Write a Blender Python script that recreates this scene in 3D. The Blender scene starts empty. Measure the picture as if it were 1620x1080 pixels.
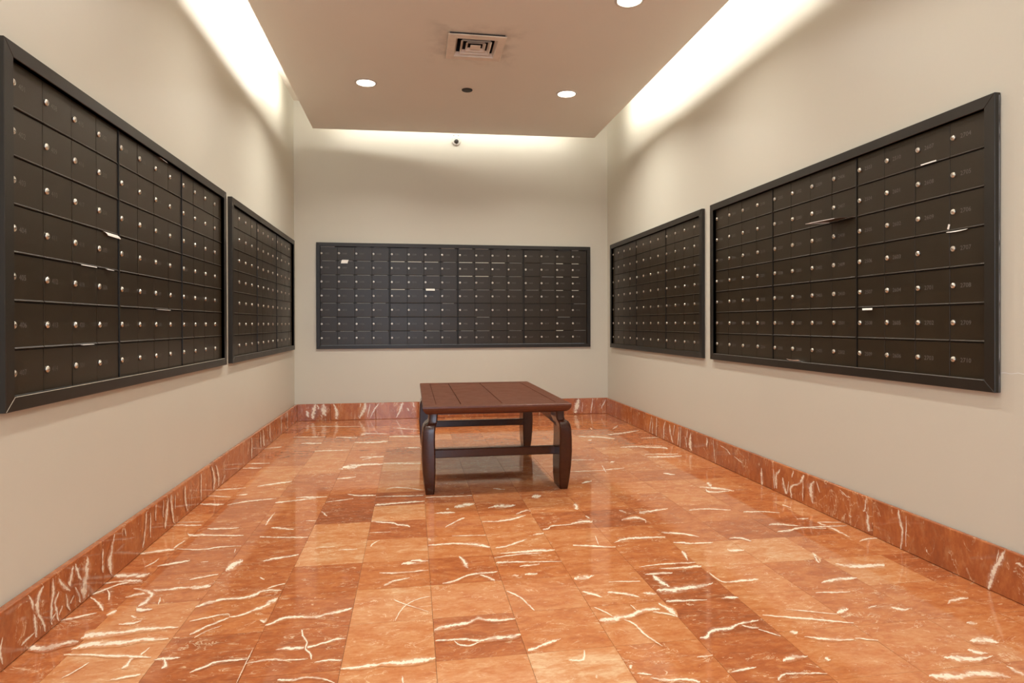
import bpy, bmesh, math, random
from mathutils import Vector, Matrix

PI = math.pi
S = bpy.context.scene
COL = S.collection
rng = random.Random(7)

# ------------------------------------------------------------------ camera, light, exposure
CAM_Z = 0.91
def set_camera():
    f, yaw, pitch, roll, cy = 993.36, 0.1575, -0.0031, -0.0025, 514.56
    cd = bpy.data.cameras.new('camera')
    cam = bpy.data.objects.new('camera', cd)
    COL.objects.link(cam)
    sy, cyw, sp, cp = math.sin(yaw), math.cos(yaw), math.sin(pitch), math.cos(pitch)
    r0 = Vector((cyw, -sy, 0)); u0 = Vector((-sp*sy, -sp*cyw, cp))
    right = r0*math.cos(roll) + u0*math.sin(roll)
    up = -r0*math.sin(roll) + u0*math.cos(roll)
    back = right.cross(up)
    m = Matrix((right, up, back)).transposed().to_4x4()
    m.translation = (0, 0, CAM_Z)
    cam.matrix_world = m
    cd.sensor_width = 36.0
    cd.lens = f/1620*36
    cd.shift_y = -(540-cy)/1620
    cd.clip_start = 0.02
    S.camera = cam
set_camera()

S.view_settings.view_transform = 'Standard'
S.view_settings.look = 'None'
S.view_settings.gamma = 1.0
S.view_settings.use_curve_mapping = False
S.view_settings.exposure = 0.0

W = bpy.data.worlds.new('outside'); S.world = W
W.use_nodes = True
W.node_tree.nodes['Background'].inputs[0].default_value = (0.80, 0.88, 1.0, 1)
W.node_tree.nodes['Background'].inputs[1].default_value = 1.0

def area(name, loc, rot, sx, sy, power, color, shape='RECTANGLE', spread=PI):
    l = bpy.data.lights.new(name, 'AREA')
    l.shape = shape; l.size = sx; l.size_y = sy
    l.energy = power; l.color = color; l.spread = spread
    o = bpy.data.objects.new(name, l); COL.objects.link(o)
    o.location = loc; o.rotation_euler = rot
    return o

# room: x from XL to XR, y from YF (behind the camera) to YB, floor at 0
XL, XR, YB, YF, ZT = -1.092, 1.955, 6.13, -1.6, 3.0
BLX, BRX = -1.085, 1.95                     # plane of the mailbox doors, left and right
CZ = 2.69                                  # underside of the dropped ceiling
CX0, CX1, CY1 = -0.889, 1.733, 5.89        # edges of the dropped ceiling

WARM = (1.0, 0.965, 0.89)
COVE = (1.0, 0.97, 0.90)
# fluorescent tubes lying above the dropped ceiling, shining on the walls
P_COVE = 50.0
area('cove_lamp_left', (CX0+0.06, 2.0, CZ+0.105), (0, PI/2+0.25, 0), 0.035, 6.9, P_COVE, COVE)
area('cove_lamp_right', (CX1-0.06, 2.0, CZ+0.105), (0, -PI/2-0.25, 0), 0.035, 6.8, P_COVE, COVE)
area('cove_lamp_back', (0.42, CY1-0.06, CZ+0.105), (PI/2+0.25, 0, 0), 2.3, 0.035, 8.0, COVE)
# daylight through the wide doorway behind the camera
area('daylight_doorway', (-0.30, YF+0.02, 1.25), (PI/2, 0, 0), 1.4, 2.3, 46.0, (0.66, 0.81, 1.0))
DOWNLIGHTS = [(-0.333, 4.75), (1.187, 4.746), (1.188, 3.32), (-0.333, 3.32), (-0.333, 1.89), (1.188, 1.89), (-0.333, 0.46), (1.188, 0.46), (0.42, -0.9)]
for i, (x, y) in enumerate(DOWNLIGHTS):
    area('downlight_lamp', (x, y, CZ-0.012), (0, 0, 0), 0.12, 0.12, 18.0 if y > 4 else 11.0 if y > 2 else 7.5, WARM, 'DISK', math.radians(140))

# ------------------------------------------------------------------ helpers
def new_obj(name, bm, mat=None, parent=None, smooth=False):
    me = bm if isinstance(bm, bpy.types.Mesh) else None
    if me is None:
        me = bpy.data.meshes.new(name)
        bm.normal_update(); bm.to_mesh(me); bm.free()
        if smooth:
            for p in me.polygons: p.use_smooth = True
    if mat is not None and not me.materials:
        for m in (mat if isinstance(mat, (list, tuple)) else [mat]): me.materials.append(m)
    o = bpy.data.objects.new(name, me); COL.objects.link(o)
    if parent is not None: o.parent = parent
    return o

def empty(name, label, cat, loc=(0, 0, 0), rot=0.0, group=None):
    o = bpy.data.objects.new(name, None); COL.objects.link(o)
    o.location = loc; o.rotation_euler = (0, 0, rot); o.empty_display_size = 0.1
    o['label'] = label; o['category'] = cat
    if group: o['group'] = group
    return o

def tag(o, label, cat, group=None):
    o['label'] = label; o['category'] = cat
    if group: o['group'] = group
    return o

def structure(o):
    o['kind'] = 'structure'; return o

def bx(bm, x0, x1, y0, y1, z0, z1, mi=0):
    v = [bm.verts.new(p) for p in ((x0,y0,z0),(x1,y0,z0),(x1,y1,z0),(x0,y1,z0),(x0,y0,z1),(x1,y0,z1),(x1,y1,z1),(x0,y1,z1))]
    fs = []
    for q in ((0,3,2,1),(4,5,6,7),(0,1,5,4),(1,2,6,5),(2,3,7,6),(3,0,4,7)):
        f = bm.faces.new([v[i] for i in q]); f.material_index = mi; fs.append(f)
    return fs

def bevel(bm, w, seg=1):
    bmesh.ops.bevel(bm, geom=list(bm.edges), offset=w, segments=seg, affect='EDGES', profile=0.5)

def lathe(bm, prof, n, axis='z', center=(0,0,0), mi=0, caps=True):
    """prof: (radius, height) pairs; spun about an axis"""
    rings = []
    for r, h in prof:
        ring = []
        for k in range(n):
            a = 2*PI*k/n
            c, s = r*math.cos(a), r*math.sin(a)
            p = (c, s, h) if axis == 'z' else (c, -h, s)      # axis y: height runs towards -y
            ring.append(bm.verts.new((p[0]+center[0], p[1]+center[1], p[2]+center[2])))
        rings.append(ring)
    for a, b in zip(rings, rings[1:]):
        for k in range(n):
            f = bm.faces.new((a[k], a[(k+1)%n], b[(k+1)%n], b[k])); f.material_index = mi
    if caps:
        for ring, flip in ((rings[0], True), (rings[-1], False)):
            f = bm.faces.new(list(reversed(ring)) if flip else ring); f.material_index = mi

def slab_with_holes(bm, a0, a1, b0, b1, t0, t1, holes, put, cuts_a=(), cuts_b=()):
    """a flat slab in (a, b) of thickness t0..t1 with rectangular holes; put(a, b, t) gives the point"""
    A = sorted({a0, a1, *cuts_a, *[h[0] for h in holes], *[h[1] for h in holes]})
    B = sorted({b0, b1, *cuts_b, *[h[2] for h in holes], *[h[3] for h in holes]})
    solid = lambda i, j: (0 <= i < len(A)-1 and 0 <= j < len(B)-1 and not any(
        h[0] <= (A[i]+A[i+1])/2 <= h[1] and h[2] <= (B[j]+B[j+1])/2 <= h[3] for h in holes))
    V = {}
    def v(i, j, k):
        if (i, j, k) not in V: V[(i, j, k)] = bm.verts.new(put(A[i], B[j], (t0, t1)[k]))
        return V[(i, j, k)]
    for i in range(len(A)-1):
        for j in range(len(B)-1):
            if not solid(i, j): continue
            bm.faces.new((v(i,j,0), v(i+1,j,0), v(i+1,j+1,0), v(i,j+1,0)))
            bm.faces.new((v(i,j,1), v(i,j+1,1), v(i+1,j+1,1), v(i+1,j,1)))
            for di, dj, p, q in ((-1,0,(i,j),(i,j+1)), (1,0,(i+1,j),(i+1,j+1)), (0,-1,(i,j),(i+1,j)), (0,1,(i,j+1),(i+1,j+1))):
                if not solid(i+di, j+dj):
                    bm.faces.new((v(*p,0), v(*q,0), v(*q,1), v(*p,1)))
    bmesh.ops.recalc_face_normals(bm, faces=bm.faces)

# ------------------------------------------------------------------ materials
class NT:
    def __init__(self, name):
        self.m = bpy.data.materials.new(name); self.m.use_nodes = True
        self.t = self.m.node_tree; self.b = self.t.nodes['Principled BSDF']
    def n(self, kind, **kw):
        o = self.t.nodes.new(kind)
        for k, v in kw.items():
            if k in ('operation', 'data_type', 'blend_type', 'noise_dimensions', 'feature', 'normalize'): setattr(o, k, v)
        return o
    def link(self, a, b): self.t.links.new(a, b)
    def val(self, sock, v):
        if hasattr(v, 'links') or isinstance(v, bpy.types.NodeSocket): self.link(v, sock)
        else: sock.default_value = v
    def math(self, op, a, b=None, c=None, clamp=False):
        o = self.n('ShaderNodeMath', operation=op); o.use_clamp = clamp
        self.val(o.inputs[0], a)
        if b is not None: self.val(o.inputs[1], b)
        if c is not None: self.val(o.inputs[2], c)
        return o.outputs[0]
    def mix(self, f, a, b, blend='MIX'):
        o = self.n('ShaderNodeMix', data_type='RGBA', blend_type=blend)
        self.val(o.inputs[0], f)
        self.val(o.inputs[6], a if not isinstance(a, tuple) else (*a, 1)[:4])
        self.val(o.inputs[7], b if not isinstance(b, tuple) else (*b, 1)[:4])
        return o.outputs[2]
    def noise(self, vec, scale, detail=4, rough=0.55, dist=0.0):
        o = self.n('ShaderNodeTexNoise')
        if vec is not None: self.link(vec, o.inputs['Vector'])
        o.inputs['Scale'].default_value = scale; o.inputs['Detail'].default_value = detail
        o.inputs['Roughness'].default_value = rough; o.inputs['Distortion'].default_value = dist
        return o
    def smooth(self, v, lo, hi, a=0.0, b=1.0):
        o = self.n('ShaderNodeMapRange'); o.interpolation_type = 'SMOOTHSTEP'
        self.link(v, o.inputs[0])
        for i, x in zip((1, 2, 3, 4), (lo, hi, a, b)): self.val(o.inputs[i], x)
        return o.outputs[0]
    def coords(self, scale=(1, 1, 1), kind='Object', off=None):
        tc = self.n('ShaderNodeTexCoord'); mp = self.n('ShaderNodeMapping')
        self.link(tc.outputs[kind], mp.inputs[0]); mp.inputs['Scale'].default_value = scale
        if off is not None: self.link(off, mp.inputs['Location'])
        return mp.outputs[0]
    def bump(self, h, strength=0.2, dist=0.01):
        o = self.n('ShaderNodeBump'); o.inputs['Strength'].default_value = strength; o.inputs['Distance'].default_value = dist
        self.link(h, o.inputs['Height']); self.link(o.outputs[0], self.b.inputs['Normal'])
    def set(self, **kw):
        names = dict(color='Base Color', rough='Roughness', metal='Metallic', spec='Specular IOR Level', coat='Coat Weight', coat_rough='Coat Roughness', emit='Emission Color', power='Emission Strength')
        for k, v in kw.items():
            s = self.b.inputs[names[k]]
            if isinstance(v, tuple): v = (*v, 1)[:4]
            self.val(s, v)
        return self

def simple(name, color, rough=0.5, metal=0.0, var=0.08, scale=30, **kw):
    t = NT(name)
    nz = t.noise(t.coords(), scale, 4)
    c = t.mix(nz.outputs['Fac'], tuple(x*(1-var) for x in color), tuple(min(1, x*(1+var)) for x in color))
    t.set(color=c, rough=rough, metal=metal, **kw)
    return t.m

def wall_paint(name, color, rough=0.42, dirt=None):
    t = NT(name)
    p = t.coords()
    n1 = t.noise(p, 1.3, 3); n2 = t.noise(p, 160, 2)
    c = t.mix(n1.outputs['Fac'], tuple(x*0.965 for x in color), tuple(x*1.03 for x in color))
    if dirt:
        (dx, dy, half, reach) = dirt                       # soot that the air outlet has blown on the plaster
        sep = t.n('ShaderNodeSeparateXYZ'); t.link(p, sep.inputs[0])
        ax = t.math('SUBTRACT', t.math('ABSOLUTE', t.math('SUBTRACT', sep.outputs[0], dx)), half)
        ay = t.math('SUBTRACT', t.math('ABSOLUTE', t.math('SUBTRACT', sep.outputs[1], dy)), half)
        d = t.math('MAXIMUM', ax, ay)
        nn = t.noise(p, 9, 4)
        amt = t.math('MULTIPLY', t.smooth(d, reach, 0.0), t.smooth(nn.outputs['Fac'], 0.38, 0.7), clamp=True)
        c = t.mix(t.math('MULTIPLY', amt, 0.40), c, tuple(x*0.45 for x in color))
    t.set(color=c, rough=rough, spec=0.35)
    t.bump(n2.outputs['Fac'], 0.05, 0.002)
    return t.m

def marble(name, stretch, vein=False):
    """red-orange marble; object colour: R tone, G seed, B amount of fine veining"""
    t = NT(name)
    oi = t.n('ShaderNodeObjectInfo')
    sep = t.n('ShaderNodeSeparateColor'); t.link(oi.outputs['Color'], sep.inputs[0])
    tone, seed, amt = sep.outputs[0], sep.outputs[1], sep.outputs[2]
    off = t.n('ShaderNodeCombineXYZ')
    t.link(t.math('MULTIPLY', seed, 37.0), off.inputs[0]); t.link(t.math('MULTIPLY', seed, 91.0), off.inputs[1]); t.link(t.math('MULTIPLY', seed, 53.0), off.inputs[2])
    p = t.coords(stretch, 'Object', off.outputs[0])
    big = t.noise(p, 3.2, 5, 0.62, 0.6)
    fine = t.noise(p, 16, 6, 0.7, 0.3)
    f = t.math('ADD', t.math('MULTIPLY', big.outputs['Fac'], 0.75), t.math('MULTIPLY', fine.outputs['Fac'], 0.45))
    f = t.math('ADD', t.math('ADD', t.math('MULTIPLY_ADD', tone, 1.0, -0.01), t.math('MULTIPLY', t.math('SUBTRACT', f, 0.6), 1.25)), 0.0, clamp=True)
    r = t.n('ShaderNodeValToRGB'); t.link(f, r.inputs[0])
    e = r.color_ramp.elements
    e[0].position = 0.0; e[0].color = (*M_DARK, 1)
    e[1].position = 1.0; e[1].color = (*M_PALE, 1)
    for pos, c in ((0.30, M_RED), (0.55, M_MID), (0.78, M_LIGHT)):
        x = e.new(pos); x.color = (*c, 1)
    # hue drifts between rusty and peach
    c = t.mix(t.math('MULTIPLY', t.smooth(t.noise(p, 7, 4, 0.6, 0.5).outputs['Fac'], 0.50, 0.75), 0.26), r.outputs[0], (0.66, 0.36, 0.18))
    # faint thin veins and cloudy pale flecks
    v1 = t.noise(p, 2.6, 5, 0.6, 1.0)
    d1 = t.math('ABSOLUTE', t.math('SUBTRACT', v1.outputs['Fac'], 0.5))
    line = t.smooth(d1, 0.013, 0.002)
    mask = t.smooth(t.noise(p, 3.0, 2).outputs['Fac'], 0.46, 0.62)
    c = t.mix(t.math('MULTIPLY', t.math('MULTIPLY', line, mask), t.math('MULTIPLY', amt, 0.75), clamp=True), c, (0.86, 0.68, 0.45))
    fl = t.smooth(t.noise(p, 11, 3, 0.5, 0.8).outputs['Fac'], 0.655, 0.75)
    c = t.mix(t.math('MULTIPLY', fl, t.math('MULTIPLY', amt, 0.7)), c, (0.84, 0.62, 0.38))
    if vein:                                   # white calcite across the ribbon (uv: u along, v across), ragged and cloudy at its edges
        tc = t.n('ShaderNodeTexCoord'); su = t.n('ShaderNodeSeparateXYZ'); t.link(tc.outputs['UV'], su.inputs[0])
        ob = t.coords((1, 1, 1), 'Object', off.outputs[0])
        wob = t.noise(ob, 38, 4, 0.6)
        rag = t.noise(ob, 120, 3, 0.6)
        vv = t.math('ADD', su.outputs[1], t.math('MULTIPLY', t.math('SUBTRACT', wob.outputs['Fac'], 0.5), 1.5))
        d = t.math('ABSOLUTE', vv)
        d = t.math('ADD', d, t.math('MULTIPLY', t.math('SUBTRACT', rag.outputs['Fac'], 0.5), 0.8))
        body = t.smooth(d, 0.45, 0.25)
        halo = t.math('MULTIPLY', t.smooth(d, 1.0, 0.2), 0.25)
        pres = t.smooth(t.noise(ob, 22, 3).outputs['Fac'], 0.34, 0.50, 0.45, 1.0)
        edge = t.smooth(t.math('ABSOLUTE', su.outputs[1]), 1.0, 0.8)
        m = t.math('MULTIPLY', t.math('MULTIPLY', t.math('MULTIPLY', t.math('MAXIMUM', body, halo), pres), edge), 1.0 if stretch[2] == 5.0 else 0.95, clamp=True)
        c = t.mix(m, c, (0.88, 0.78, 0.62))
    t.set(color=c, rough=t.math('MULTIPLY_ADD', fine.outputs['Fac'], 0.05, 0.035), spec=0.5)
    return t.m

M_DARK = (0.27, 0.082, 0.035)
M_RED = (0.40, 0.118, 0.040)
M_MID = (0.52, 0.182, 0.062)
M_LIGHT = (0.60, 0.270, 0.112)
M_PALE = (0.70, 0.45, 0.26)

MAT = {}
MAT['wall'] = wall_paint('wall_paint', (0.600, 0.572, 0.482))
MAT['ceiling'] = wall_paint('ceiling_paint', (0.80, 0.78, 0.70), 0.6, (0.404, 4.015, 0.18, 0.17))
MAT['cove'] = wall_paint('cove_paint', (0.72, 0.66, 0.57), 0.6)
MAT['marble'] = marble('red_marble_floor', (3.4, 7.0, 5.0))
MAT['marble_base'] = marble('red_marble_baseboard', (4.2, 4.2, 2.2))
MAT['vein'] = marble('white_calcite_vein_floor', (3.4, 7.0, 5.0), True)
MAT['vein_base'] = marble('white_calcite_vein_baseboard', (4.2, 4.2, 2.2), True)
MAT['grout'] = simple('dark_grout', (0.16, 0.065, 0.03), 0.7)

def metal_paint(name, color, rough):
    t = NT(name)
    p = t.coords()
    n1 = t.noise(p, 7, 5, 0.6); n2 = t.noise(p, 240, 2)
    c = t.mix(n1.outputs['Fac'], tuple(x*0.75 for x in color), tuple(x*1.3 for x in color))
    t.set(color=c, rough=t.math('MULTIPLY_ADD', n1.outputs['Fac'], 0.16, rough-0.08), spec=0.5)
    t.bump(n2.outputs['Fac'], 0.10, 0.001)
    return t.m
MAT['door'] = metal_paint('dark_bronze_paint', (0.024, 0.0150, 0.0062), 0.36)
MAT['frame'] = metal_paint('dark_frame_paint', (0.016, 0.0125, 0.0085), 0.40)
MAT['void'] = simple('black_gap', (0.006, 0.005, 0.005), 0.8)
MAT['lock'] = simple('nickel_lock', (0.78, 0.74, 0.66), 0.28, 1.0)
MAT['slot'] = simple('key_slot', (0.05, 0.045, 0.04), 0.5)
MAT['print'] = simple('engraved_number', (0.13, 0.115, 0.10), 0.5)
MAT['worn'] = simple('worn_door_edge', (0.60, 0.59, 0.50), 0.4, var=0.3, scale=60)  # bright painted glints on door and frame edges; also the chipped mitre
MAT['worn_faint'] = simple('scuffed_door_edge', (0.26, 0.26, 0.24), 0.4, var=0.4, scale=60)  # fainter painted glints on door tops and frame edges
MAT['paper'] = simple('white_paper', (0.86, 0.82, 0.75), 0.6, var=0.04)
MAT['magazine'] = simple('glossy_magazine_cover', (0.10, 0.075, 0.05), 0.3, var=0.3, scale=12)
MAT['white_plastic'] = simple('white_plastic', (0.62, 0.59, 0.53), 0.35, var=0.03)
MAT['dark_glass'] = simple('smoked_lens', (0.035, 0.03, 0.025), 0.08, var=0.1)
MAT['black_plastic'] = simple('black_plastic', (0.02, 0.018, 0.016), 0.55)
MAT['vent'] = simple('grimy_vent_metal', (0.78, 0.70, 0.60), 0.45, var=0.2, scale=14)
MAT['duct'] = simple('duct_inside', (0.03, 0.024, 0.02), 0.7)
MAT['caulk'] = simple('white_caulk', (0.78, 0.80, 0.80), 0.5, var=0.05)
def emitter(name, color, power):
    t = NT(name); t.set(color=(0.8, 0.8, 0.8), emit=color, power=power); return t.m
MAT['lens'] = emitter('lit_lens', (1.0, 0.90, 0.74), 14.0)

def wood(name, dark, light, rough, coat, bump):
    t = NT(name)
    p = t.coords((16, 1.6, 16))
    g = t.noise(p, 2.2, 6, 0.6, 1.2)
    s = t.noise(t.coords((6, 6, 6)), 3.0, 5, 0.65)
    c = t.mix(g.outputs['Fac'], dark, light)
    scr = t.noise(t.coords((30, 7, 30)), 3.5, 3, 0.5, 0.5)
    c = t.mix(t.math('MULTIPLY', t.smooth(scr.outputs['Fac'], 0.68, 0.76), 0.12), c, tuple(min(1, x*2.6) for x in light))
    t.set(color=c, rough=t.math('MULTIPLY_ADD', s.outputs['Fac'], 0.22, rough-0.11), coat=coat, coat_rough=0.14, spec=0.38)
    t.bump(g.outputs['Fac'], bump, 0.001)
    return t.m
MAT['wood'] = wood('dark_lacquered_wood', (0.024, 0.0065, 0.003), (0.068, 0.0170, 0.0070), 0.21, 0.25, 0.04)
MAT['wood_top'] = wood('worn_red_brown_table_top', (0.085, 0.023, 0.010), (0.145, 0.043, 0.017), 0.36, 0.0, 0.008)

# ------------------------------------------------------------------ room shell
BANKS = {}      # wall, lock of the first column (along the wall), frame ends, columns; filled below with real sizes
SR = 1.0065     # the right wall stands a little farther out than the fit
Z0 = CAM_Z-0.236
# name: (origin, rotation, scale, lock0 local x, frame start local x, frame end local x, units, bar)
LNX, LFX = 1.857, 3.99
BANK_SPEC = [
    ('left near', (BLX, LNX, Z0), PI/2, 1.0, 1.9227-LNX, 0.0, 2.018, 3, 0.041),
    ('left far', (BLX, LFX, Z0), PI/2, 1.0, 4.0456-LFX, 0.0, 2.028, 3, 0.041),
    ('back', (-0.890, YB, Z0), 0.0, 1.0, 0.046, 0.0, 2.660, 4, 0.035),
    ('right far', (BRX, 5.947*SR, CAM_Z-0.236*SR), -PI/2, SR, 5.947-5.8932, 0.0, 1.986, 3, 0.041),
    ('right near', (BRX, 3.846*SR, CAM_Z-0.236*SR), -PI/2, SR, 3.846-3.7817, 0.0, 2.030, 3, 0.041),
]
BH = 1.003

def shell():
    hz = (Z0+0.03, Z0+BH-0.03)
    # left wall
    bm = bmesh.new()
    slab_with_holes(bm, YF, YB+0.1, 0, ZT, 0, -0.12, [(LNX+0.03, LNX+1.99, *hz), (LFX+0.03, LFX+2.0, *hz)], lambda a, b, t: (XL+t, a, b))
    structure(new_obj('wall_left', bm, MAT['wall']))
    bm = bmesh.new()
    holes = []
    for nm, o, r, s, l0, f0, f1, u, bar in BANK_SPEC[3:]:
        holes.append((o[1]-(f1-0.03)*s, o[1]-0.03*s, *hz))
    slab_with_holes(bm, YF, YB+0.1, 0, ZT, 0, 0.12, holes, lambda a, b, t: (XR+t, a, b))
    w = structure(new_obj('wall_right', bm, MAT['wall']))
    # hairline crack in the plaster beside the big right bank
    bm = bmesh.new()
    pts = [(1.838, 0.738), (1.815, 0.741), (1.79, 0.7395), (1.765, 0.744), (1.74, 0.7405), (1.70, 0.743)]
    vs = []
    for i, (y, z) in enumerate(pts):
        h = 0.0009 if 0 < i < len(pts)-1 else 0.0002
        vs.append((bm.verts.new((XR-0.0006, y, z-h)), bm.verts.new((XR-0.0006, y, z+h))))
    for a, b in zip(vs, vs[1:]): bm.faces.new((a[0], b[0], b[1], a[1]))
    new_obj('plaster_crack', bm, MAT['caulk'], w)
    bm = bmesh.new()
    slab_with_holes(bm, XL, XR, 0, ZT, 0, 0.12, [(-0.86, 1.74, *hz)], lambda a, b, t: (a, YB+t, b))
    structure(new_obj('wall_back', bm, MAT['wall']))
    bm = bmesh.new()
    slab_with_holes(bm, XL-0.12, XR+0.12, 0, ZT, 0, -0.12, [(-1.0, 0.95, -0.1, 2.45)], lambda a, b, t: (a, YF+t, b))
    structure(new_obj('wall_front', bm, MAT['wall']))
    # upper ceiling, over the light cove
    bm = bmesh.new(); bx(bm, XL-0.12, XR+0.12, YF-0.12, YB+0.12, ZT, ZT+0.1)
    structure(new_obj('ceiling_upper', bm, MAT['cove']))
    # dropped ceiling panel with the hole of the air outlet; its back edge runs slightly askew
    bm = bmesh.new()
    slab_with_holes(bm, CX0, CX1, YF, CY1, CZ, CZ+0.028, [(0.404-0.145, 0.404+0.145, 4.015-0.145, 4.015+0.145)], lambda a, b, t: (a, b, t))
    for v in bm.verts:
        if v.co.y > 5.0: v.co.y += 0.048*(1-2*(v.co.x-CX0)/(CX1-CX0))
    structure(new_obj('ceiling', bm, MAT['ceiling']))
shell()

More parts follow.
